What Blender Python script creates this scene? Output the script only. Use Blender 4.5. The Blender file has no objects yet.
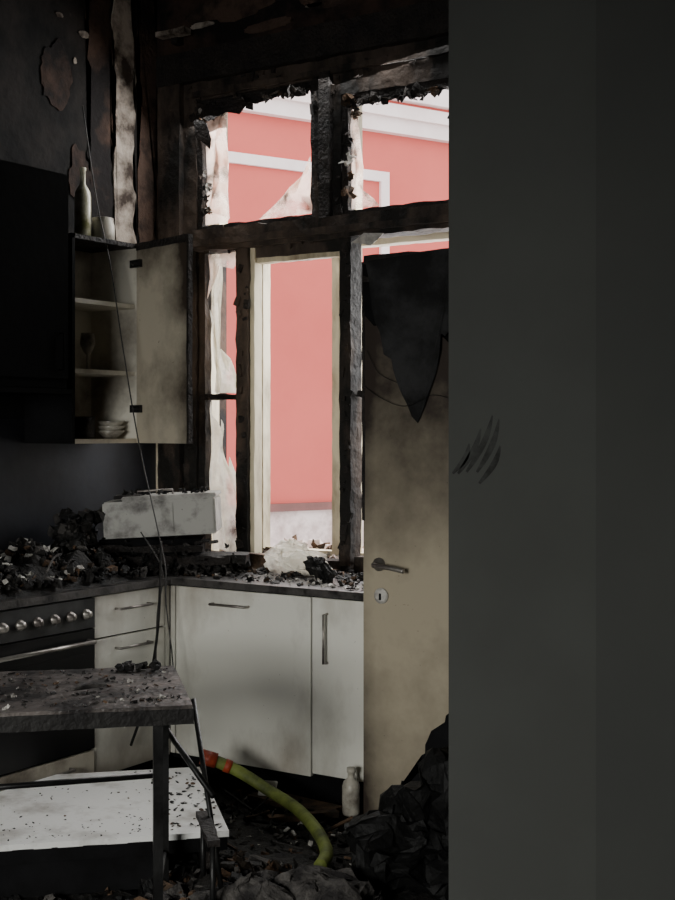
import bpy, bmesh, math, random
from mathutils import Vector, Matrix, noise, Euler
random.seed(7)
S=bpy.context.scene

# ------------------------------------------------------------------ materials
def mat(name,c1,c2=None,scale=4,lo=.42,hi=.62,rough=.75,zg=None,bump=.25,spec=.3,speck=0.0,metal=0,detail=9,stretch=None):
    m=bpy.data.materials.new(name); m.use_nodes=True
    nt=m.node_tree; N=nt.nodes; L=nt.links
    b=N['Principled BSDF']; b.inputs['Roughness'].default_value=rough
    b.inputs['Specular IOR Level'].default_value=spec; b.inputs['Metallic'].default_value=metal
    tc=N.new('ShaderNodeTexCoord')
    mp=N.new('ShaderNodeMapping'); mp.inputs['Scale'].default_value=stretch or (1,1,1); L.new(tc.outputs['Object'],mp.inputs['Vector'])
    n=N.new('ShaderNodeTexNoise'); n.inputs['Scale'].default_value=scale; n.inputs['Detail'].default_value=detail; n.inputs['Roughness'].default_value=.62
    L.new(mp.outputs[0],n.inputs['Vector'])
    fac=n.outputs['Fac']
    if c2 is None: c2=tuple(c*.6 for c in c1)
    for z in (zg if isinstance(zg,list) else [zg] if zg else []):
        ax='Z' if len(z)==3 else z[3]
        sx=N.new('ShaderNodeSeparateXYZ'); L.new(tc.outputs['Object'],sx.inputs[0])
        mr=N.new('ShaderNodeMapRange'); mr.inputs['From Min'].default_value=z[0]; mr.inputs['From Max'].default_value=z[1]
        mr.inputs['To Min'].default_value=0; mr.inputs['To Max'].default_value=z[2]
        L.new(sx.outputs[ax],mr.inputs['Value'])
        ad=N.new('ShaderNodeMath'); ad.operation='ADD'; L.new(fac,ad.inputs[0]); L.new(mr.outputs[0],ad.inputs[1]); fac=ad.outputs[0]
    r=N.new('ShaderNodeMapRange'); r.inputs['From Min'].default_value=lo; r.inputs['From Max'].default_value=hi
    L.new(fac,r.inputs['Value'])
    mx=N.new('ShaderNodeMix'); mx.data_type='RGBA'
    mx.inputs[6].default_value=(*c1,1); mx.inputs[7].default_value=(*c2,1)
    L.new(r.outputs[0],mx.inputs[0]); col=mx.outputs[2]
    if speck>0:
        n2=N.new('ShaderNodeTexNoise'); n2.inputs['Scale'].default_value=75; n2.inputs['Detail'].default_value=4
        L.new(tc.outputs['Object'],n2.inputs['Vector'])
        r2=N.new('ShaderNodeMapRange'); r2.inputs['From Min'].default_value=.72-speck*.1; r2.inputs['From Max'].default_value=.78-speck*.1
        r2.inputs['To Max'].default_value=.8
        L.new(n2.outputs['Fac'],r2.inputs['Value'])
        m2=N.new('ShaderNodeMix'); m2.data_type='RGBA'; L.new(r2.outputs[0],m2.inputs[0]); L.new(col,m2.inputs[6]); m2.inputs[7].default_value=(.05,.042,.035,1)
        col=m2.outputs[2]
    L.new(col,b.inputs['Base Color'])
    if bump:
        nb=N.new('ShaderNodeTexNoise'); nb.inputs['Scale'].default_value=scale*7; nb.inputs['Detail'].default_value=6
        L.new(tc.outputs['Object'],nb.inputs['Vector'])
        bp=N.new('ShaderNodeBump'); bp.inputs['Strength'].default_value=bump; bp.inputs['Distance'].default_value=.02
        L.new(nb.outputs['Fac'],bp.inputs['Height']); L.new(bp.outputs[0],b.inputs['Normal'])
    return m
def glassmat(name,col,tr=.5,rough=.2,dirt=(.48,.64)):
    m=bpy.data.materials.new(name); m.use_nodes=True
    nt=m.node_tree;N=nt.nodes;L=nt.links
    b=N['Principled BSDF']; b.inputs['Roughness'].default_value=rough
    t=N.new('ShaderNodeBsdfTransparent'); tl=N.new('ShaderNodeBsdfTranslucent')
    a=N.new('ShaderNodeMixShader'); a.inputs[0].default_value=.6; L.new(b.outputs[0],a.inputs[1]); L.new(tl.outputs[0],a.inputs[2])
    n=N.new('ShaderNodeTexNoise'); n.inputs['Scale'].default_value=9; n.inputs['Detail'].default_value=6
    tc=N.new('ShaderNodeTexCoord'); L.new(tc.outputs['Object'],n.inputs['Vector'])
    n2=N.new('ShaderNodeTexNoise'); n2.inputs['Scale'].default_value=7; n2.inputs['Detail'].default_value=9
    mp=N.new('ShaderNodeMapping'); mp.inputs['Location'].default_value=(7,3,1); L.new(tc.outputs['Object'],mp.inputs[0]); L.new(mp.outputs[0],n2.inputs['Vector'])
    r2=N.new('ShaderNodeMapRange'); r2.inputs['From Min'].default_value=dirt[0]; r2.inputs['From Max'].default_value=dirt[1]; L.new(n2.outputs['Fac'],r2.inputs['Value'])
    mx=N.new('ShaderNodeMix'); mx.data_type='RGBA'; mx.inputs[6].default_value=(*col,1); mx.inputs[7].default_value=(.10,.06,.04,1); L.new(r2.outputs[0],mx.inputs[0])
    L.new(mx.outputs[2],b.inputs['Base Color']); L.new(mx.outputs[2],tl.inputs[0])
    r=N.new('ShaderNodeMapRange'); r.inputs['From Min'].default_value=.35; r.inputs['From Max'].default_value=.65
    r.inputs['To Min'].default_value=max(0,tr-.3); r.inputs['To Max'].default_value=min(1,tr+.3); L.new(n.outputs['Fac'],r.inputs['Value'])
    x=N.new('ShaderNodeMixShader'); L.new(r.outputs[0],x.inputs[0]); L.new(a.outputs[0],x.inputs[1]); L.new(t.outputs[0],x.inputs[2])
    L.new(x.outputs[0],N['Material Output'].inputs['Surface'])
    return m

BLK=(.006,.006,.006)
M={}
M['wall_soot']=mat('wall_soot',(.022,.018,.016),(.004,.004,.004),2.4,.38,.56,.9,bump=.4)
M['wall_win']=mat('wall_window_plaster',(.070,.041,.029),(.010,.008,.008),3.2,.38,.56,.9,bump=.5)
M['brown']=mat('brown_plaster',(.095,.06,.045),(.02,.015,.012),6,.42,.60,.9,bump=.5)
M['tile']=mat('backsplash',(.024,.026,.033),(.010,.010,.012),2,.4,.6,.55,bump=.1)
M['plaster']=mat('peeled_plaster',(.46,.40,.34),(.055,.04,.032),7,.42,.62,.9)
M['cream_wall']=mat('cream_plaster',(.55,.49,.38),(.12,.09,.06),5,.50,.70,.9)
M['floor']=mat('floor_burnt',(.05,.035,.025),(.010,.009,.008),3,.4,.6,.8,bump=.5)
M['grey']=mat('grey_painted_wall',(.064,.067,.062),(.056,.058,.054),1.2,.4,.6,.8,bump=.02,spec=.2)
M['grey2']=mat('grey_painted_wall_dark',(.053,.055,.051),(.047,.049,.046),1.2,.4,.6,.8,bump=.02,spec=.2)
M['smear']=mat('soot_smear_mat',(.026,.026,.025),(.050,.052,.049),14,.42,.60,.9,bump=0,spec=.1)
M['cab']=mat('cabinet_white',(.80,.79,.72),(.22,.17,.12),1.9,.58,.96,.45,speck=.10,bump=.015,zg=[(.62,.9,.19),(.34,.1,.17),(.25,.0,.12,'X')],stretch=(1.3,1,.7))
M['cab2']=mat('cabinet_dirty',(.50,.46,.38),(.10,.08,.06),3.5,.46,.70,.6,speck=.15,bump=.03)
M['cabin']=mat('cabinet_inside',(.80,.76,.66),(.20,.16,.12),2.5,.48,.72,.7,bump=.03,zg=(2.15,2.4,.14))
M['cdoor']=mat('wall_cabinet_door_mat',(.56,.50,.39),(.05,.036,.026),2.0,.47,.75,.6,zg=[(1.95,2.45,.20),(-.02,.10,.22,'X')],speck=.14,bump=.03)
M['char']=mat('charred_wood',(.030,.024,.021),(.008,.007,.007),9,.35,.65,.7,bump=.8)
M['black']=mat('black_burnt',(.010,.010,.011),(.004,.004,.004),3,.4,.6,.9,bump=.2,spec=.1)
M['hood']=mat('hood_burnt',(.004,.004,.004),(.003,.003,.003),3,.4,.6,.95,bump=.1,spec=.03)
M['ash']=mat('ash_table',(.15,.13,.12),(.016,.014,.014),7,.40,.60,.40,bump=.35)
M['tedge']=mat('table_edge',(.016,.015,.014),(.008,.007,.007),7,.40,.60,.6,bump=.3)
M['ctop']=mat('countertop_dark',(.07,.065,.062),(.014,.013,.013),9,.48,.62,.4,bump=.3)
M['creamf']=mat('cream_frame',(.68,.61,.45),(.20,.15,.09),6,.48,.70,.6,bump=.1,stretch=(1,1,.3))
M['darkf']=mat('charred_frame',(.080,.058,.045),(.009,.008,.007),4,.40,.57,.75,bump=.6,stretch=(1,1,.4))
M['door']=mat('door_leaf_paint',(.43,.375,.275),(.030,.021,.016),1.5,.45,.87,.5,zg=[(.95,2.2,.50),(.6,.0,.14),(1.16,1.10,.12,'X')],speck=.08,bump=.03)
M['metal']=mat('dull_metal',(.36,.34,.31),(.16,.14,.13),8,.4,.6,.35,metal=.7,bump=.03)
M['dmetal']=mat('dark_metal',(.03,.03,.03),(.012,.012,.012),8,.4,.6,.4,metal=.5,bump=.1)
M['steel']=mat('oven_steel',(.06,.06,.06),(.025,.025,.025),5,.4,.6,.5,metal=.2,bump=.03)
M['ovglass']=mat('oven_glass',(.006,.006,.007),(.012,.012,.012),4,.5,.7,.3,bump=.0,spec=.3)
M['white']=mat('white_panel',(.86,.86,.84),(.35,.32,.28),5,.50,.75,.4,speck=.30,bump=.05)
M['appl']=mat('appliance_grey',(.42,.41,.38),(.06,.05,.045),6,.48,.66,.45,speck=.25,bump=.03)
M['deb1']=mat('debris_black',(.020,.018,.016),(.006,.006,.006),12,.4,.6,.7,bump=.6)
M['deb2']=mat('debris_grey',(.10,.092,.085),(.020,.018,.018),12,.4,.6,.8,bump=.5)
M['deb3']=mat('debris_pale',(.60,.58,.54),(.22,.2,.19),12,.45,.65,.7,bump=.4)
M['deb4']=mat('debris_brown',(.12,.07,.04),(.025,.018,.012),12,.4,.6,.8,bump=.4)
M['hose']=mat('hose_green',(.19,.23,.05),(.05,.06,.02),9,.40,.66,.6,bump=.1)
M['hoser']=mat('hose_red_coupling',(.34,.05,.02),(.10,.02,.012),9,.42,.66,.5)
M['bag']=mat('black_plastic',(.009,.009,.009),(.004,.004,.004),6,.4,.6,.6,bump=.4,spec=.2)
M['pink']=mat('pink_render',(.62,.130,.105),(.56,.112,.09),.8,.35,.65,.9,bump=.05)
M['trimw']=mat('white_stucco',(.88,.78,.75),(.82,.70,.67),2,.4,.6,.9,bump=.03)
M['plinth']=mat('plinth_stone',(.85,.73,.69),(.50,.38,.35),2.5,.42,.58,.9,bump=.3)
M['ledge']=mat('ledge_dark',(.25,.11,.10),(.18,.09,.08),3,.4,.6,.9)
M['street']=mat('street_ground',(.4,.38,.36),(.3,.28,.27),1,.4,.6,.9)
M['bottle']=mat('bottle_pale',(.62,.60,.48),(.20,.20,.09),9,.45,.65,.2,bump=0,spec=.6,zg=(2.6,2.42,.15))
M['ceram']=mat('dirty_ceramic',(.50,.47,.40),(.12,.10,.08),9,.45,.65,.3,bump=0)
M['wire']=mat('wire_grey',(.07,.065,.06),(.025,.025,.025),9,.4,.6,.5,bump=0)
M['shard']=glassmat('broken_glass',(.85,.70,.62),.5)
M['film']=glassmat('melted_film',(.92,.89,.80),.35,.4,(.58,.74))
M['paper']=mat('burnt_sheet',(.034,.034,.035),(.009,.009,.009),5,.42,.62,.9,bump=.4,zg=(1.9,2.2,.15))
M['ceil']=mat('ceiling_soot',(.03,.027,.025),BLK,1.2,.4,.6,.9)
M['pinkob']=mat('backroom_wall',(.06,.058,.054),(.05,.047,.045),1,.4,.6,.9)

# ------------------------------------------------------------------ builder
class B:
    def __init__(s,name): s.n=name; s.bm=bmesh.new(); s.ms=[]
    def mi(s,k):
        if k not in s.ms: s.ms.append(k)
        return s.ms.index(k)
    def faces(s,vs,fs,k,T=None,smooth=False):
        i=s.mi(k); bv=[s.bm.verts.new(T@Vector(v) if T else Vector(v)) for v in vs]
        for f in fs:
            try:
                F=s.bm.faces.new([bv[j] for j in f]); F.material_index=i; F.smooth=smooth
            except ValueError: pass
        return bv
    def box(s,x0,x1,y0,y1,z0,z1,k,T=None,bev=0,jit=0,cut=0):
        t=bmesh.new(); bmesh.ops.create_cube(t,size=1)
        bmesh.ops.scale(t,vec=(x1-x0,y1-y0,z1-z0),verts=t.verts); bmesh.ops.translate(t,vec=((x0+x1)/2,(y0+y1)/2,(z0+z1)/2),verts=t.verts)
        if bev: bmesh.ops.bevel(t,geom=list(t.edges),offset=bev,segments=2,affect='EDGES')
        if jit:
            d=cut or .05
            for ax,(a,b) in enumerate(((x0,x1),(y0,y1),(z0,z1))):
                nn=int((b-a)/d)
                for q in range(1,nn):
                    no=[0,0,0]; no[ax]=1; co=[0,0,0]; co[ax]=a+(b-a)*q/nn
                    bmesh.ops.bisect_plane(t,geom=list(t.verts)+list(t.edges)+list(t.faces),plane_co=co,plane_no=no)
            for v in t.verts:
                w=noise.noise_vector(v.co*23)+.6*noise.noise_vector(v.co*61)
                v.co+=w*jit
        s.merge(t,k,T)
    def merge(s,t,k,T=None,smooth=False):
        t.verts.ensure_lookup_table()
        for i,v in enumerate(t.verts): v.index=i
        s.faces([tuple(v.co) for v in t.verts],[[v.index for v in f.verts] for f in t.faces],k,T,smooth)
        t.free()
    def tube(s,pts,r,k,seg=8,T=None,sm=True,caps=True):
        P=[Vector(p) for p in pts]
        if sm and len(P)>2:
            Q=[]
            for i in range(len(P)-1):
                p0=P[max(i-1,0)];p1=P[i];p2=P[i+1];p3=P[min(i+2,len(P)-1)]
                for j in range(6):
                    u=j/6; Q.append(.5*((2*p1)+(p2-p0)*u+(2*p0-5*p1+4*p2-p3)*u*u+(3*p1-p0-3*p2+p3)*u**3))
            Q.append(P[-1]); P=Q
        vs=[];fs=[];n=len(P); up=None
        for i,p in enumerate(P):
            d=(P[min(i+1,n-1)]-P[max(i-1,0)]).normalized()
            if up is None:
                up=Vector((0,0,1)) if abs(d.z)<.9 else Vector((1,0,0))
            a=d.cross(up)
            a=a.normalized() if a.length>1e-5 else Vector((1,0,0))
            up=a.cross(d).normalized()
            rr=r(i/(n-1)) if callable(r) else r
            for j in range(seg):
                t=2*math.pi*j/seg; vs.append(tuple(p+rr*(math.cos(t)*a+math.sin(t)*up)))
        for i in range(n-1):
            for j in range(seg):
                fs.append([i*seg+j,i*seg+(j+1)%seg,(i+1)*seg+(j+1)%seg,(i+1)*seg+j])
        if caps: fs.append(list(range(seg))[::-1]); fs.append([(n-1)*seg+j for j in range(seg)])
        s.faces(vs,fs,k,T,seg>5)
    def lathe(s,prof,c,k,seg=20,T=None):
        vs=[];fs=[]
        for r,z in prof:
            for j in range(seg):
                t=2*math.pi*j/seg; vs.append((c[0]+r*math.cos(t),c[1]+r*math.sin(t),c[2]+z))
        for i in range(len(prof)-1):
            for j in range(seg): fs.append([i*seg+j,i*seg+(j+1)%seg,(i+1)*seg+(j+1)%seg,(i+1)*seg+j])
        fs.append(list(range(seg))[::-1]); fs.append([(len(prof)-1)*seg+j for j in range(seg)])
        s.faces(vs,fs,k,T,True)
    def sheet(s,poly,axis,pos,th,k,wob=0,T=None,cuts=3):
        t=bmesh.new()
        mk=(lambda p,q:(p[0],q,p[1])) if axis=='y' else ((lambda p,q:(q,p[0],p[1])) if axis=='x' else (lambda p,q:(p[0],p[1],q)))
        f=t.faces.new([t.verts.new(mk(p,pos)) for p in poly])
        bmesh.ops.triangulate(t,faces=[f])
        if cuts: bmesh.ops.subdivide_edges(t,edges=list(t.edges),cuts=cuts,use_grid_fill=True)
        r=bmesh.ops.extrude_face_region(t,geom=list(t.faces))
        d={'y':(0,th,0),'x':(th,0,0),'z':(0,0,th)}[axis]
        bmesh.ops.translate(t,vec=d,verts=[g for g in r['geom'] if isinstance(g,bmesh.types.BMVert)])
        if wob:
            for v in t.verts:
                n=noise.noise(Vector((v.co.x*7,v.co.y*2,v.co.z*7)))*wob
                v.co+=Vector({'y':(n*.3,n,n*.3),'x':(n,n*.3,n*.3),'z':(n*.3,n*.3,n)}[axis])
        s.merge(t,k,T)
    def chunk(s,c,sz,k,rot=None,kind=0):
        t=bmesh.new()
        if kind==0: bmesh.ops.create_icosphere(t,subdivisions=1,radius=.5)
        elif kind==1: bmesh.ops.create_cube(t,size=1)
        else: bmesh.ops.create_icosphere(t,subdivisions=4,radius=.5)
        o=Vector((random.random()*50,random.random()*50,0))
        for v in t.verts:
            n=noise.noise_vector(v.co*2.2+o)*(.35 if kind!=1 else .22)
            if kind==2: n+=noise.noise_vector(v.co*6+o)*.13+noise.noise_vector(v.co*14+o)*.05
            v.co+=n
            v.co=Vector((v.co.x*sz[0],v.co.y*sz[1],v.co.z*sz[2]))
        if rot is None: rot=(random.uniform(-.5,.5),random.uniform(-.5,.5),random.uniform(0,6.28))
        T=Matrix.Translation(c)@Euler(rot).to_matrix().to_4x4()
        s.merge(t,k,T)
    def flake(s,c,sz,k):
        n=4; vs=[];fs=[]; o=Vector((random.random()*50,random.random()*50,0))
        for i in range(n+1):
            for j in range(n+1):
                p=Vector(((i/n-.5),(j/n-.5)*.7,0)); q=noise.noise_vector(p*3.4+o)
                vs.append(tuple((p+Vector((q.x*.5,q.y*.5,q.z*.7)))*sz))
        for i in range(n):
            for j in range(n): a=i*(n+1)+j; fs.append([a,a+n+1,a+n+2,a+1])
        T=Matrix.Translation(c)@Euler((U(-.8,.8),U(-.8,.8),U(0,6))).to_matrix().to_4x4()
        s.faces(vs,fs,k,T)
    def done(s,parent=None):
        bmesh.ops.recalc_face_normals(s.bm,faces=s.bm.faces)
        me=bpy.data.meshes.new(s.n); s.bm.to_mesh(me); s.bm.free()
        for k in s.ms: me.materials.append(M[k])
        o=bpy.data.objects.new(s.n,me); S.collection.objects.link(o)
        if parent: o.parent=parent
        return o
def TR(x,y,z,ang): return Matrix.Translation((x,y,z))@Matrix.Rotation(math.radians(ang),4,'Z')
U=random.uniform
def patch(cx,cz,w,h,n=40):
    sd=random.random()*40; P=[]
    for i in range(n):
        t=2*math.pi*i/n; r=1+.35*noise.noise(Vector((math.cos(t)*1.3,math.sin(t)*1.3,sd)))+.22*noise.noise(Vector((math.cos(t)*5,math.sin(t)*5,sd)))
        P.append((cx+w*.5*r*math.cos(t),cz+h*.5*r*math.sin(t)))
    return P

# ------------------------------------------------------------------ room shell
CE=3.85
b=B('floor'); b.box(-.8,5.2,-7.2,1.05,-.1,0,'floor'); b.done()
b=B('ceiling'); b.box(-.8,5.2,-7.2,1.05,CE,CE+.1,'ceil'); b.done()
b=B('wall_left'); b.box(-.8,-.6,-7.2,1.05,0,CE,'wall_soot')
b.box(-.6,-.594,-3,.6,.9,1.6,'tile')
def strip(ya,yb,za,zb,w):
    L=[];R=[];n=36
    for i in range(n+1):
        z=za+(zb-za)*i/n; c=ya+(yb-ya)*i/n+noise.noise(Vector((z*2,1,2)))*.02
        L.append((c-w*(.5+.25*noise.noise(Vector((z*7,5,1)))+.15*noise.noise(Vector((z*25,5,1)))),z)); R.append((c+w*(.5+.25*noise.noise(Vector((z*8,9,4)))+.15*noise.noise(Vector((z*27,9,1)))),z))
    return L+R[::-1]
b.sheet(strip(.365,.34,2.35,3.8,.14),'x',-.598,.008,'plaster')
b.sheet(strip(.53,.53,2.3,3.8,.13),'x',-.598,.004,'brown')
b.sheet(strip(.2,.18,2.45,3.8,.16),'x',-.598,.003,'wall_win')
for y,z,w,h,k in ((.08,3.42,.07,.035,'plaster'),(-.08,3.47,.05,.02,'plaster'),(.02,3.28,.02,.03,'plaster'),(-.1,3.2,.2,.3,'wall_win'),(.05,2.75,.15,.25,'wall_win')): b.sheet(patch(y,z,w,h),'x',-.598,.004,k,cuts=0)
b.done()
b=B('wall_window')
X0,X1,Z0,Z1=-.50,1.38,.90,3.32
b.box(-.6,X0,.6,1.05,0,CE,'wall_win'); b.box(X1,2.3,.6,1.05,0,CE,'wall_win')
b.box(X0,X1,.6,1.05,0,Z0,'wall_win'); b.box(X0,X1,.6,1.05,Z1,CE,'wall_win')
b.box(-.592,-.535,.588,.602,.95,1.62,'cream_wall')
for x,z,w,h,k in ((-.1,3.62,.5,.14,'brown'),(.5,3.57,.36,.12,'brown'),(.75,3.62,.25,.10,'brown'),(.36,3.53,.10,.02,'plaster'),(-.3,3.55,.14,.03,'plaster'),(1.2,3.55,.2,.1,'brown'),(.1,3.48,.3,.05,'brown'),(.85,3.49,.16,.025,'brown')):
    b.sheet(patch(x,z,w,h),'y',.596,.008,k,cuts=0)
b.done()
b=B('wall_partition'); b.box(2.14,2.3,-1.17,.6,0,CE,'wall_soot'); b.done()
b=B('wall_right')
b.box(2.095,5.0,-1.32,-1.17,0,CE,'grey',bev=.006)
b.box(2.52,5.0,-1.330,-1.32,0,CE,'grey2',bev=.004)
for i,(x,z,l,tl) in enumerate([(2.135,1.475,.08,.6),(2.16,1.495,.12,.55),(2.19,1.515,.15,.5),(2.215,1.51,.14,.45),(2.22,1.46,.10,.6)]):
    p=[];q=[];n=8
    for j in range(n+1):
        t=j/n; cx=x+(t-.5)*l*tl+.012*math.sin(t*3); cz=z+(t-.5)*l; w=.008*math.sin(math.pi*min(1,t*.9+.08))+.001
        p.append((cx-w,cz)); q.append((cx+w,cz-.004))
    b.sheet(p+q[::-1],'y',-1.3203,.0006,'smear',cuts=0)
b.done()
b=B('wall_side'); b.box(5.0,5.2,-7.2,1.05,0,CE,'pinkob'); b.done()
b=B('wall_back')
b.box(-.6,1.3,-7.2,-7,0,CE,'pinkob'); b.box(3.3,5.0,-7.2,-7,0,CE,'pinkob')
b.box(1.3,3.3,-7.2,-7,0,.9,'pinkob'); b.box(1.3,3.3,-7.2,-7,2.7,CE,'pinkob')
b.done()
b=B('added_window_back')  # made-up window out of view, added to go with the back fill lamp
for x in (1.3,2.26,3.22): b.box(x,x+.08,-7.14,-7.06,.9,2.7,'creamf')
for z in (.9,2.62): b.box(1.38,3.22,-7.13,-7.07,z,z+.08,'creamf')
b.done()

# ------------------------------------------------------------------ window 1
b=B('window_1')
J=.007
b.box(-.50,-.34,.60,.70,.90,3.32,'darkf',jit=J); b.box(1.21,1.38,.60,.70,.90,3.32,'darkf',jit=J)
b.box(-.56,-.42,.565,.60,.90,3.40,'darkf',jit=J*.7); b.box(-.56,1.44,.555,.60,3.27,3.42,'char',jit=J)
b.box(-.34,.44,.60,.70,3.18,3.32,'darkf',jit=J); b.box(.44,1.21,.60,.70,3.09,3.32,'darkf',jit=J)
b.box(-.36,1.24,.575,.60,3.19,3.22,'darkf',jit=J)
b.box(-.34,1.21,.57,.70,2.43,2.535,'darkf',jit=J); b.box(-.40,1.24,.54,.60,2.45,2.48,'darkf',jit=J)
b.box(.365,.515,.60,.70,2.53,3.2,'darkf',jit=J); b.box(.41,.47,.565,.60,2.53,3.2,'char',jit=J)
b.box(.515,.575,.585,.68,.93,2.44,'darkf',jit=J); b.box(.49,.515,.62,.68,.93,2.44,'creamf',jit=.003)
b.box(-.085,-.015,.59,.67,.93,2.44,'darkf',jit=J); b.box(-.015,.012,.61,.67,.93,2.44,'creamf',jit=.003)
b.box(-.34,-.30,.62,.67,.95,2.43,'darkf',jit=.004); b.box(-.34,-.085,.62,.665,1.70,1.725,'char',jit=J)
b.box(.585,1.21,.62,.665,1.70,1.73,'char',jit=J)
b.box(-.34,.515,.60,.70,.90,.945,'darkf',jit=J); b.box(.585,1.21,.60,.70,.90,.97,'darkf',jit=J)
b.box(-.015,.515,.62,.67,2.38,2.43,'darkf',jit=J); b.box(.012,.49,.63,.68,2.355,2.38,'creamf',jit=.004)
for a,c,tz in ((-.34,.365,3.17),(.515,1.21,3.07)):
    b.box(a,c,.61,.66,tz-.015,tz+.02,'char',jit=.012); b.box(a,c,.61,.66,2.535,2.56,'char',jit=.008)
    b.box(a,a+.03,.61,.66,2.54,tz,'char',jit=.008); b.box(c-.025,c,.61,.66,2.54,tz,'char',jit=.008)
b.box(-.50,-.455,.86,.93,.90,2.49,'creamf',jit=.002); b.box(-.50,-.40,.86,.93,2.49,3.32,'creamf',jit=.002); b.box(1.28,1.38,.86,.93,.90,3.32,'creamf')
b.box(-.205,-.155,.86,.92,.95,2.44,'creamf',jit=.002); b.box(-.15,-.105,.84,.90,.95,2.44,'creamf',jit=.002)
b.box(.30,.36,.85,.92,.95,2.44,'creamf',jit=.002); b.box(.37,.43,.86,.92,.95,2.44,'creamf',jit=.002)
b.box(-.40,1.28,.86,.93,2.43,2.49,'creamf',jit=.002); b.box(-.40,1.28,.86,.93,3.27,3.32,'creamf')
b.box(.36,.43,.86,.92,2.49,3.27,'creamf'); b.box(-.40,1.28,.86,.93,.90,.96,'creamf',jit=.003)
b.box(-.50,-.49,.70,.86,.90,3.3,'creamf')
for i in range(190):
    c=random.choice([(U(-.5,1.2),.60,U(2.43,2.54)),(U(-.5,1.2),.60,U(3.17,3.3)),(U(.36,.52),.59,U(2.5,3.2)),(U(-.5,-.33),.6,U(1,3.3)),(U(-.08,-.02),.59,U(1,2.4)),(U(.52,.57),.585,U(1,2.4))])
    b.chunk(c,(U(.008,.035),.012,U(.01,.05)),random.choice(['char','darkf','darkf']),rot=(U(-.3,.3),U(-.4,.4),U(-.3,.3)),kind=1)
win=b.done()
b=B('broken_glass_shards')
y=.645
b.sheet([(-.31,3.15),(-.18,3.15),(-.22,3.09),(-.20,3.02),(-.25,2.98),(-.23,2.9),(-.27,2.84),(-.23,2.78),(-.28,2.66),(-.25,2.62),(-.18,2.59),(-.20,2.57),(-.31,2.57)],'y',y,.003,'shard',.03)
b.sheet([(.335,2.57),(.02,2.57),(.10,2.60),(.16,2.61),(.18,2.66),(.24,2.68),(.27,2.75),(.31,2.77),(.32,2.84)],'y',y,.003,'shard',.03)
b.sheet([(.545,3.06),(.545,2.57),(.70,2.57),(.62,2.60),(.60,2.65),(.565,2.70),(.575,2.76),(.555,2.82),(.57,2.88),(.555,2.95),(.565,3.0),(.58,3.06)],'y',y,.003,'shard',.03)
b.sheet([(1.18,2.82),(1.13,2.84),(1.10,2.9),(1.05,2.92),(1.08,2.98),(1.12,3.03),(1.18,3.05)],'y',y-.01,.003,'char',.02)
for a,c,tz in ((-.31,.34,3.15),(.545,1.18,3.05)):
    p=[(a,tz+.02),(c,tz+.02)]
    n=34
    for i in range(n+1):
        x=c+(a-c)*i/n; p.append((x,tz-U(-.01,.035)))
    b.sheet(p,'y',.62,.006,'char',.03)
    for i in range(14):
        b.flake((U(a,c),.60,tz-.005),U(.03,.08),random.choice(['deb4','char','char','deb2']))
    for i in range(10): b.flake((a+U(-.01,.05),.61,U(2.6,tz)),U(.03,.07),random.choice(['deb4','char','deb3']))
b.sheet([(-.30,3.11),(-.24,3.07),(-.16,3.10),(-.10,3.08),(-.02,3.13),(.05,3.12),(.0,3.17),(-.3,3.17)],'y',.60,.004,'char',.06)
b.sheet([(-.33,3.13),(-.25,3.06),(-.23,2.98),(-.27,2.93),(-.30,2.98),(-.33,2.9)],'y',.60,.004,'char',.06)
b.sheet([(-.30,2.42),(-.09,2.42),(-.15,2.34),(-.24,2.36),(-.30,2.2)],'y',y,.003,'shard',.02)
b.sheet([(.59,2.40),(.66,2.44),(.76,2.43),(.70,2.38),(.66,2.39)],'y',.565,.004,'deb3',.02)
b.done(win)
b=B('torn_curtain')
y=.66
b.sheet([(-.30,.95),(-.09,.95),(-.09,1.18),(-.11,1.30),(-.14,1.26),(-.17,1.42),(-.19,1.36),(-.22,1.5),(-.24,1.6),(-.26,1.55),(-.30,1.69)],'y',y,.003,'film',.06)
b.sheet([(-.30,1.73),(-.10,1.73),(-.12,1.84),(-.15,1.76),(-.18,1.90),(-.21,1.82),(-.24,1.95),(-.26,1.90),(-.30,2.15)],'y',y,.003,'film',.06)
b.sheet([(-.24,2.40),(-.28,2.40),(-.29,2.0),(-.275,1.72),(-.26,1.73),(-.255,2.0)],'y',y+.01,.003,'film',.03)
b.done(win)
b=B('window_sill'); b.box(-.34,1.3,.70,.86,.86,.92,'ash',jit=.004); b.box(-.5,1.38,.93,1.12,.86,.91,'plinth'); b.done(win)
b=B('curtain_rail_bracket'); b.box(-.52,-.34,.50,.56,3.50,3.525,'plaster',jit=.006); b.box(-.46,-.42,.55,.60,3.47,3.54,'char'); b.done()

# ------------------------------------------------------------------ base cabinets
def handle(b,p,ax,l,k='metal',out=(0,-1,0)):
    o=Vector(out)*.03; p=Vector(p); d=Vector(ax)*l/2
    b.tube([p-d,p-d+o,p+d+o,p+d],.006,k,6,sm=False)
b=B('base_cabinet')
b.box(.0,1.04,.02,.58,.10,.868,'black'); b.box(.02,1.04,.06,.5,0,.10,'black')
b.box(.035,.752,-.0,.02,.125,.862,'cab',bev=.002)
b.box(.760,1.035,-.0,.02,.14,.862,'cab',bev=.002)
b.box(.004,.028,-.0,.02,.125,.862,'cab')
handle(b,(.34,0,.80),(1,0,0),.19); handle(b,(.835,0,.70),(0,0,1),.2)
b.done()
b=B('drawer_cabinet')
b.box(-.58,-.02,-.48,-.003,.10,.868,'black'); b.box(-.5,-.06,-.48,-.003,0,.1,'black')
for z0,z1 in [(.115,.40),(.407,.683),(.690,.862)]:
    b.box(-.02,0,-.476,-.035,z0,z1,'cab',bev=.002)
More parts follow.
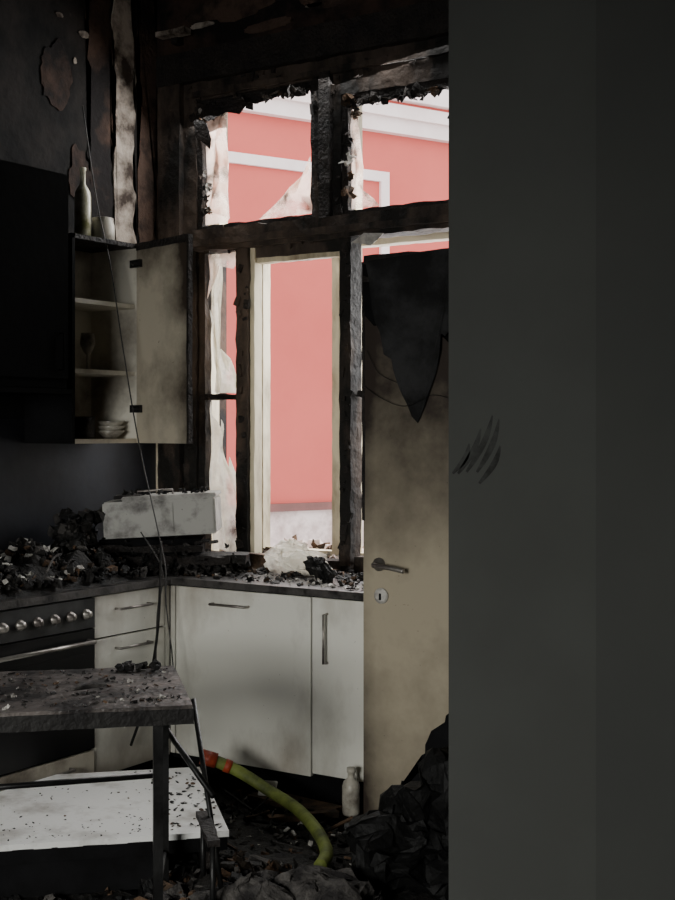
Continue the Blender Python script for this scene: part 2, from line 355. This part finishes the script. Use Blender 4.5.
b.box(-.02,0,-.027,-.003,.115,.862,'cab')
for z in (.80,.635,.34): handle(b,(0,-.25,z),(0,1,0),.2,out=(1,0,0))
b.done()
b=B('oven')
b.box(-.58,-.01,-1.085,-.485,.02,.868,'black')
b.box(-.01,.012,-1.083,-.487,.74,.862,'steel',bev=.002)
for i in range(6):
    y=-.54-i*.09; T=Matrix.Translation((.012,y,.80))@Matrix.Rotation(math.radians(90),4,'Y')
    b.lathe([(.022,0),(.021,.010),(.016,.012),(.014,.026)],(0,0,0),'metal',16,T)
b.box(-.01,.014,-1.083,-.487,.245,.735,'ovglass',bev=.003)
b.box(.014,.016,-1.02,-.55,.32,.64,'ovglass')
b.tube([(.014,-1.04,.69),(.055,-1.04,.69),(.055,-.53,.69),(.014,-.53,.69)],.009,'metal',8,sm=False)
b.box(-.01,.012,-1.083,-.487,.06,.235,'cab2',bev=.003); handle(b,(.012,-.78,.19),(0,1,0),.3,out=(1,0,0))
b.done()
b=B('base_cabinet'); b.box(-.58,-.02,-1.55,-1.09,.0,.868,'cab2'); b.box(-.02,0,-1.55,-1.095,.105,.862,'cab2'); handle(b,(0,-1.3,.8),(0,1,0),.2,out=(1,0,0)); b.done()
b=B('countertop')
b.box(-.59,.02,-1.55,-.02,.87,.90,'ctop',jit=.001); b.box(-.59,1.09,-.02,.56,.87,.90,'ctop',jit=.001); b.done()

# ------------------------------------------------------------------ upper cabinet
b=B('wall_cabinet')
ya,yb,za,zb=-.30,.135,1.49,2.41
xb,xf=-.595,-.30
b.box(xb,xf,ya,ya+.018,za,zb,'black'); b.box(xb,xf,yb-.018,yb,za,zb,'cabin')
b.box(xb,xb+.01,ya+.018,yb,za,zb,'cabin'); b.box(xb,xf,ya+.018,yb,za,za+.02,'cdoor'); b.box(xb,xf,ya,yb,zb-.02,zb,'char')
for z in (1.80,2.11): b.box(xb,xf-.01,ya+.018,yb-.018,z,z+.02,'cabin')
T=Matrix.Translation((xf+.002,yb,0))@Matrix.Rotation(math.radians(-14.5),4,'Z')
b.box(0.0,.41,-.018,0,za,zb,'cdoor',T=T,bev=.002)
for z in (1.63,2.30): b.box(-.03,.05,-.035,-.018,z,z+.035,'dmetal',T=T); b.tube([(.0,-.035,z+.017),(.03,-.055,z+.017),(.045,-.03,z+.017)],.008,'dmetal',6,T=T)
b.box(.398,.413,-.021,.001,za,zb,'char',T=T,jit=.003); b.box(.0,.41,-.021,.001,zb-.03,zb+.003,'char',T=T,jit=.004)
b.done()
b=B('wine_bottle')
b.lathe([(.034,0),(.038,.01),(.038,.2),(.034,.225),(.014,.26),(.013,.32),(.016,.322),(.016,.335)],(-.45,-.08,2.411),'bottle'); b.done()
b=B('ceramic_jar'); b.lathe([(.05,0),(.055,.02),(.055,.08),(.048,.1),(.05,.115),(.03,.12)],(-.42,.02,2.411),'ceram'); b.done()
b=B('wine_glass'); b.lathe([(.03,0),(.006,.008),(.005,.07),(.02,.085),(.035,.12),(.03,.17)],(-.42,-.08,1.821),'ceram'); b.done()
b=B('stacked_bowls')
for i in range(3): b.lathe([(.03,0),(.065,.035),(.062,.037),(.028,.006)],(-.38,.03,1.511+i*.022),'ceram')
b.done()
b=B('cooking_pot'); b.lathe([(.05,0),(.055,.01),(.055,.10),(.05,.10),(.048,.01)],(-.43,-.10,1.511),'deb2'); b.tube([(-.38,-.13,1.59),(-.33,-.15,1.60)],.006,'deb2',6); b.done()
b=B('extractor_hood')
b.box(-.595,-.16,-1.12,-.47,1.72,2.62,'hood',bev=.004)
b.box(-.16,-.145,-1.115,-.475,1.76,2.61,'hood',bev=.004); b.box(-.59,-.13,-1.12,-.47,1.70,1.72,'hood')
b.tube([(-.145,-.53,1.8),(-.12,-.53,1.8),(-.12,-.53,1.95),(-.145,-.53,1.95)],.005,'hood',6,sm=False)
b.done()

# ------------------------------------------------------------------ counter stuff
b=B('charred_planks')
T=TR(-.19,.15,.90,33)
b.box(-.27,.30,-.13,.15,.003,.04,'char',T=T,jit=.01); b.box(-.24,.36,-.16,.05,.05,.085,'char',T=TR(-.19,.15,.90,27),jit=.012)
b.box(-.28,.20,-.16,.14,.10,.13,'char',T=TR(-.19,.15,.90,38),jit=.010); b.box(-.26,.2,-.10,.12,.03,.155,'black',T=T,jit=.008)
b.box(.1,.42,-.15,.0,.03,.07,'deb1',T=TR(-.19,.15,.92,30),jit=.01)
for i in range(22):
    p=T@Vector((U(-.28,.3),U(-.17,-.10),U(.02,.15))); q=p+Vector((U(-.12,.16),U(-.05,.1),U(-.02,.04)))
    b.tube([p,q],U(.004,.010),random.choice(['char','deb1','deb2']),5,sm=False)
for i in range(90):
    p=T@Vector((U(-.3,.38),U(-.19,-.12),U(.01,.14)*(U(.3,1)))); b.flake(p,U(.02,.05),random.choice(['deb1','deb2','deb1','deb1']))
b.done()
b=B('microwave_oven')
T=TR(-.185,.17,1.070,33)@Matrix.Rotation(math.radians(-3),4,'Y')
b.box(-.25,.26,-.14,.15,0.0,.165,'appl',T=T,bev=.008)
b.box(-.16,.265,-.145,.14,.165,.185,'appl',T=T,bev=.004); b.box(-.23,.07,-.146,-.14,.02,.145,'appl',T=T,bev=.002); b.box(.09,.25,-.146,-.14,.02,.145,'appl',T=T,bev=.002)
b.tube([(-.10,-.05,.185),(-.10,-.05,.205),(.06,-.05,.205),(.06,-.05,.185)],.006,'metal',6,T=T,sm=False)
b.box(-.20,-.08,-.1,.05,.175,.192,'deb2',T=T,jit=.006)
for i in range(16): b.flake(T@Vector((U(-.2,.2),U(-.1,.1),.195)),U(.02,.05),'deb1')
b.done()
def scatter(b,n,reg,hz,smin,smax,mats,flat=.4,fl=.35):
    for i in range(n):
        x=U(reg[0],reg[1]); y=U(reg[2],reg[3]); sz=U(smin,smax)
        z=hz(x,y)+sz*flat*.3; k=random.choice(mats)
        if random.random()<fl: b.flake((x,y,z+sz*.15),sz*1.3,k)
        else: b.chunk((x,y,z),(sz*U(.6,1.4),sz*U(.3,1),sz*U(.15,flat*1.5)),k,kind=random.choice([0,1]))
def mound(b,x0,x1,y0,y1,base,h,k,n=40,seed=0,f=4):
    vs=[];fs=[]
    for i in range(n+1):
        for j in range(n+1):
            x=x0+(x1-x0)*i/n;y=y0+(y1-y0)*j/n
            e=min(i,n-i,j,n-j)/(n*.2); e=min(1,e)
            z=base+max(0,h*e*(.5+.8*noise.noise(Vector((x*f,y*f,seed)))+.4*noise.noise(Vector((x*f*4,y*f*4,seed)))))
            vs.append((x,y,z))
    for i in range(n):
        for j in range(n): a=i*(n+1)+j; fs.append([a,a+n+1,a+n+2,a+1])
    b.faces(vs,fs,k)
b=B('burnt_rubble_heap')
mound(b,-.56,-.02,-1.5,-.10,.901,.15,'deb1',n=70,seed=3)
hh=lambda x,y:.92+.15*max(0,.5+noise.noise(Vector((x*5,y*5,3))))*min(1,(0.0-x)*4)
scatter(b,1500,(-.53,-.03,-1.45,-.12),hh,.006,.04,['deb1','deb1','deb1','deb1','deb2','deb1','deb4'],.9,fl=.2)
scatter(b,90,(-.45,-.04,-1.3,-.4),lambda x,y:hh(x,y)+.015,.008,.04,['deb3','deb2','deb3'],.6,fl=.6)
for i in range(26):
    c=Vector((U(-.45,-.1),U(-1.3,-.3),U(.96,1.05))); d=Vector((U(-.06,.06),U(-.1,.1),U(-.03,.04)))
    b.tube([c-d,c+Vector((0,0,.02)),c+d],U(.002,.005),random.choice(['deb1','deb2','deb2']),5)
for i in range(110):
    z=U(.92,1.17); b.chunk((-.42+U(-.08,.08),-.14+U(-.08,.08),z),(.06,.04,.04),random.choice(['deb1','deb1','deb2']),kind=1) if i%4 else b.flake((-.38+U(-.08,.08),-.16+U(-.08,.08),z),.06,random.choice(['deb1','deb1','deb2']))
b.done()
b=B('counter_ash_debris')
scatter(b,300,(.0,1.0,.03,.5),lambda x,y:.903,.006,.026,['deb1','deb1','deb2','deb4','deb3'],fl=.2)
scatter(b,80,(.1,.9,.3,.52),lambda x,y:.905,.015,.045,['deb1','deb4','deb2'],fl=.2)
scatter(b,140,(-.10,.14,.25,.52),lambda x,y:.92,.02,.06,['deb1','deb2','deb1'],.6)
b.done()
b=B('white_plastic_bag')
b.chunk((.40,.40,.975),(.24,.13,.15),'film',rot=(0,.1,.4),kind=2); b.chunk((.50,.34,.952),(.20,.12,.10),'film',rot=(0,.3,.9),kind=2)
b.done()
b=B('burnt_shoe')
b.chunk((.68,.20,.945),(.17,.08,.08),'deb1',rot=(0,.35,-.5),kind=2); b.chunk((.62,.23,.968),(.08,.07,.07),'deb1',rot=(0,0,0),kind=2); b.done()
b=B('brick_fragment')
b.chunk((.12,.45,.945),(.14,.09,.06),'deb4',rot=(0,.1,.5),kind=1); b.chunk((.24,.48,.93),(.06,.05,.04),'deb3',rot=(0,.1,1),kind=1); b.done()
b=B('sill_rubble')
scatter(b,140,(-.3,.9,.72,.84),lambda x,y:.925,.015,.05,['deb3','plinth','deb3','deb4'])
scatter(b,190,(-.1,.9,.95,1.1),lambda x,y:.915,.03,.08,['plinth','trimw','plinth','deb4'],.9)
b.done()

# ------------------------------------------------------------------ door 1
b=B('door_1')
b.box(1.10,1.96,-.15,-.11,.015,2.20,'door',bev=.002)
b.box(1.095,1.108,-.152,-.108,1.2,2.2,'char',jit=.002)
b.box(1.10,1.96,-.152,-.108,2.12,2.225,'char',jit=.008)
p=[(1.10,2.19),(1.96,2.19),(1.96,1.8),(1.6,1.75),(1.49,1.86),(1.43,1.93),(1.36,1.98),(1.27,1.97),(1.2,2.02),(1.15,1.95),(1.10,2.0)]
b.sheet(p,'y',-.1525,.002,'black')
q=[(1.96,.02),(1.14,.02)]
n=44
for i in range(n+1):
    t=i/n; x=1.15+.45*t; z=.05+.66*t**1.2
    w=noise.noise(Vector((t*6,1,1)))*.05+noise.noise(Vector((t*22,4,1)))*.03
    q.append((x-w*.6,z+w))
q.append((1.96,.9))
b.sheet(q,'y',-.1535,.003,'black',cuts=0)
T=Matrix.Translation((1.175,-.152,1.035))@Matrix.Rotation(math.radians(90),4,'X')
b.lathe([(.026,0),(.026,.008),(.012,.01),(.011,.045)],(0,0,0),'metal',16,T)
b.tube([(1.175,-.195,1.035),(1.19,-.205,1.035),(1.25,-.205,1.03),(1.31,-.20,1.02)],.010,'metal',8)
T=Matrix.Translation((1.185,-.152,.915))@Matrix.Rotation(math.radians(90),4,'X')
b.lathe([(.030,0),(.030,.008),(.018,.012)],(0,0,0),'deb3',20,T); b.box(1.181,1.189,-.168,-.163,.900,.925,'black')
dr=b.done()
b=B('hanging_burnt_sheet')
b.sheet([(1.12,2.2),(1.48,2.22),(1.49,1.92),(1.47,1.90),(1.455,1.91),(1.45,1.85),(1.435,1.80),(1.42,1.79),(1.41,1.72),(1.39,1.70),(1.385,1.66),(1.365,1.62),(1.345,1.575),(1.335,1.60),(1.32,1.60),(1.31,1.66),(1.285,1.68),(1.28,1.74),(1.25,1.78),(1.24,1.82),(1.205,1.84),(1.21,1.90),(1.18,1.92),(1.16,1.96)],'y',-.166,.004,'paper',.02)
b.done(dr)
b=B('door_wire'); b.tube([(1.11,-.158,1.72),(1.2,-.175,1.67),(1.3,-.175,1.64),(1.42,-.18,1.68),(1.5,-.16,1.66)],.0012,'deb1',5); b.tube([(1.12,-.16,1.86),(1.18,-.17,1.77),(1.26,-.165,1.73)],.0012,'deb1',5); b.done(dr)

# ------------------------------------------------------------------ table
b=B('burnt_table')
T=Matrix(((-.707,.707,0,.882),(-.707,-.707,0,-1.014),(0,0,1,0),(0,0,0,1)))
b.box(0.003,1.017,0.003,.652,.738,.75,'ash',T=T,jit=.0015,cut=.03); b.box(0,1.02,0,.655,.695,.740,'tedge',T=T,jit=.0015,cut=.03)
LG=((.05,.19),(.10,.60),(.97,.19),(.97,.6))
for (x,y) in LG:
    b.box(x-.014,x+.014,y-.014,y+.014,0,.715,'dmetal',T=T)
b.tube([(.05,.19,.43),(.97,.19,.41)],.010,'dmetal',8,T=T); b.tube([(.05,.19,.18),(.10,.60,.18)],.01,'dmetal',8,T=T)
for i in range(400):
    x=U(.03,1.0);y=U(.03,.62)
    t=T@Vector((x,y,.753)); s_=U(.003,.013)
    if i%6==0: b.flake(t,s_*1.8,random.choice(['deb1','deb2','deb3']))
    else: b.chunk(t,(s_*1.3,s_,s_*.35),random.choice(['deb1','deb1','deb2','deb4']),kind=random.choice([0,1]))
for i in range(9):
    t=T@Vector((U(.06,.22),U(.02,.10),.765)); b.chunk(t,(.04,.03,.025),'deb1',kind=0)
tb=b.done()
b=B('spoon')
b.tube([T@Vector((.24,.38,.766)),T@Vector((.30,.40,.768)),T@Vector((.35,.44,.766))],lambda u:.002+.007*math.sin(u*3.1),'deb2',8); b.done()

b=B('folding_chair')
T2=Matrix(((-.707,.707,0,.93),(-.707,-.707,0,-1.02),(0,0,1,0),(0,0,0,1)))
b.tube([(-.03,-.0,.64),(-.10,.30,.02)],.009,'dmetal',8,T=T2,sm=False); b.tube([(.10,.0,.60),(-.06,.33,.40)],.010,'dmetal',8,T=T2,sm=False)
b.box(-.07,-.03,.10,.42,.27,.29,'char',T=T2,jit=.004)
b.tube([(-.05,.12,.27),(-.05,.12,.01)],.009,'dmetal',8,T=T2,sm=False); b.tube([(-.05,.40,.27),(-.05,.40,.01)],.009,'dmetal',8,T=T2,sm=False)
b.done()

b=B('fallen_cabinet')
T3=Matrix(((-.707,.707,0,.465),(-.707,-.707,0,-.366),(0,0,1,0),(0,0,0,1)))
b.sheet([(0,0),(.56,0),(.98,.42),(.98,.85),(-.01,.85)],'z',.185,.02,'white',T=T3,cuts=0)
b.box(.22,.55,.05,.82,.02,.185,'black',T=T3); b.box(.55,.95,.50,.82,.02,.185,'black',T=T3)
b.box(-.005,.97,.835,.850,.14,.187,'black',T=T3,jit=.002)
b.box(.02,.06,.1,.8,.0,.185,'char',T=T3,jit=.004)
for i in range(520):
    x=U(0.0,.95);y=U(.02,.83)
    if y<x-.4: continue
    if x>.2 and y<.6 and random.random()<.8: continue
    t=T3@Vector((x,y,.207)); s_=U(.002,.009)*(2.0 if x<.2 else 1)
    b.chunk(t,(s_*1.3,s_,s_*.35),random.choice(['deb1','deb4','deb1']),kind=0)
b.done()

# ------------------------------------------------------------------ floor rubble
b=B('floor_rubble')
mound(b,.1,2.05,-2.6,-.02,.0,.035,'deb1',n=90,seed=8,f=5)
hz=lambda x,y:.012
scatter(b,700,(.4,1.5,-1.5,-.05),hz,.010,.045,['deb1','deb1','deb1','deb2','deb4','deb1'],fl=.2)
scatter(b,600,(.95,1.6,-1.6,-.80),lambda x,y:.04,.015,.065,['deb1','deb1','deb2','deb2','deb4'],.7,fl=.2)
scatter(b,70,(.5,1.5,-1.2,-.08),lambda x,y:.03,.006,.022,['deb3','deb3'])
for i in range(36):
    x=U(.6,1.6);y=U(-1.4,-.15); a=U(0,6.28); l=U(.05,.2)
    b.tube([(x,y,.03),(x+l*math.cos(a),y+l*math.sin(a),U(.03,.08))],U(.003,.008),random.choice(['deb1','deb4','deb1']),5,sm=False)
b.done()
b=B('crumpled_cloth')
for c,s in (((1.47,-1.0,.06),(.28,.22,.20)),((1.35,-1.12,.06),(.24,.18,.16))):
    b.chunk(c,s,'deb2',rot=(0,.1,.6),kind=2)
b.done()
b=B('wooden_board')
b.box(-.20,.20,-.06,.06,0,.02,'deb4',T=TR(.74,-.10,.03,-5),jit=.003); b.box(-.14,.14,-.02,.02,0,.025,'deb4',T=TR(.88,-.24,.03,50),jit=.003)
b.done()
b=B('garbage_bag')
b.chunk((1.70,-.50,.19),(.48,.42,.42),'bag',rot=(0,0,.4),kind=2); b.chunk((1.55,-.64,.12),(.36,.32,.28),'bag',rot=(0,.1,1.2),kind=2)
b.done()
b=B('fire_hose')
P=[(.50,-.36,.245),(.60,-.29,.19),(.72,-.245,.12),(.86,-.28,.09),(.98,-.36,.08),(1.09,-.45,.07),(1.18,-.54,.062),(1.24,-.62,.058),(1.28,-.72,.055)]
b.tube(P,.024,'hose',12); b.tube([(.48,-.375,.25),(.53,-.34,.232)],.031,'hoser',12,sm=False); b.tube([(.555,-.32,.215),(.575,-.305,.205)],.027,'hoser',12,sm=False)
b.done()
b=B('plastic_bottle')
b.lathe([(.032,0),(.036,.01),(.036,.11),(.03,.13),(.014,.145),(.014,.165),(.018,.167),(.018,.185)],(1.0,-.08,.03),'ceram',16); b.done()
b=B('light_switch_plate'); TT=TR(.66,-.17,.10,20)@Matrix.Rotation(.7,4,'X')
b.box(-.035,.035,-.035,.035,0,.01,'deb3',T=TT,bev=.003); b.box(-.012,.012,-.012,.012,.01,.014,'deb2',T=TT); b.done()
b=B('hanging_cable')
b.tube([(-.50,-.03,3.05),(-.42,-.02,2.6),(-.30,-.06,2.3),(-.22,-.06,1.9),(-.14,-.05,1.5),(-.03,-.06,1.15),(.06,-.10,.95),(.08,-.12,.8),(.13,-.13,.5),(.16,-.2,.25)],.003,'wire',6)
b.tube([(.0,-.06,1.06),(.06,-.15,.7),(.02,-.18,.4),(.04,-.3,.22)],.006,'deb1',6)
b.tube([(-.10,-.08,1.1),(.0,-.05,.93),(.03,-.12,.75),(.09,-.2,.45)],.003,'wire',6)
b.done()

# ------------------------------------------------------------------ outside
C=Vector((3.755,-4.421)); fw=Vector((-.545,.839)); rt=Vector((.839,.545))
O=C+fw*14; d=Vector((.407,.914)); n=Vector((-d.y,d.x))
if n.dot(C-O)<0: n=-n
T=Matrix(((d.x,n.x,0,O.x),(d.y,n.y,0,O.y),(0,0,1,0),(0,0,0,1)))
b=B('pink_building')
b.box(-14,14,-.5,0,.78,4.82,'pink',T=T); b.box(-14,14,-.5,.02,-4,.70,'plinth',T=T); b.box(-14,14,-.5,.08,.70,.78,'ledge',T=T)
b.box(-14,14,-.5,.10,4.82,4.98,'trimw',T=T); b.box(-14,14,-.5,.16,4.98,5.12,'trimw',T=T); b.box(-14,14,-.5,.22,5.16,5.5,'trimw',T=T); b.box(-14,14,-.5,.12,5.12,5.16,'pink',T=T)
b.box(-14,14,-.5,.0,5.5,6.2,'pink',T=T)
for t0 in (-2.6,-8,2.4):
    w=3.26
    b.box(t0,t0+w,0,.04,4.28,4.39,'trimw',T=T); b.box(t0,t0+.11,0,.04,1.2,4.28,'trimw',T=T); b.box(t0+w-.11,t0+w,0,.04,1.2,4.28,'trimw',T=T)
b.done()
b=B('ground_street'); b.box(-25,25,1.3,30,-4.1,-4,'street'); b.done()

# ------------------------------------------------------------------ light
w=bpy.data.worlds.new('World'); S.world=w; w.use_nodes=True
bg=w.node_tree.nodes['Background']; bg.inputs[0].default_value=(.98,.98,1,1); bg.inputs[1].default_value=3.1
def area(name,loc,target,sx,sy,p,col,spread=180):
    l=bpy.data.lights.new(name,'AREA'); l.shape='RECTANGLE'; l.size=sx; l.size_y=sy; l.energy=p; l.color=col; l.spread=math.radians(spread)
    o=bpy.data.objects.new(name,l); S.collection.objects.link(o); o.location=loc
    o.rotation_euler=(Vector(target)-Vector(loc)).to_track_quat('-Z','Y').to_euler(); return o
area('fill_light_back',(2.3,-6.95,1.6),(.8,0,-.75),1.9,1.3,44,(1,1,.94),78)  # added fill lamp behind the camera, brightens cabinet fronts, aimed low
area('daylight_window_front',(.45,1.25,2.5),(.7,-1.2,.0),1.8,2.2,115,(1,.99,.97))

# ------------------------------------------------------------------ camera
cd=bpy.data.cameras.new('Camera'); cd.lens=52; cd.sensor_width=36; cd.shift_y=-20/900; cd.clip_end=200
co=bpy.data.objects.new('Camera',cd); S.collection.objects.link(co)
co.location=(3.755,-4.421,1.55); co.rotation_euler=(math.radians(90),0,math.radians(33)); S.camera=co
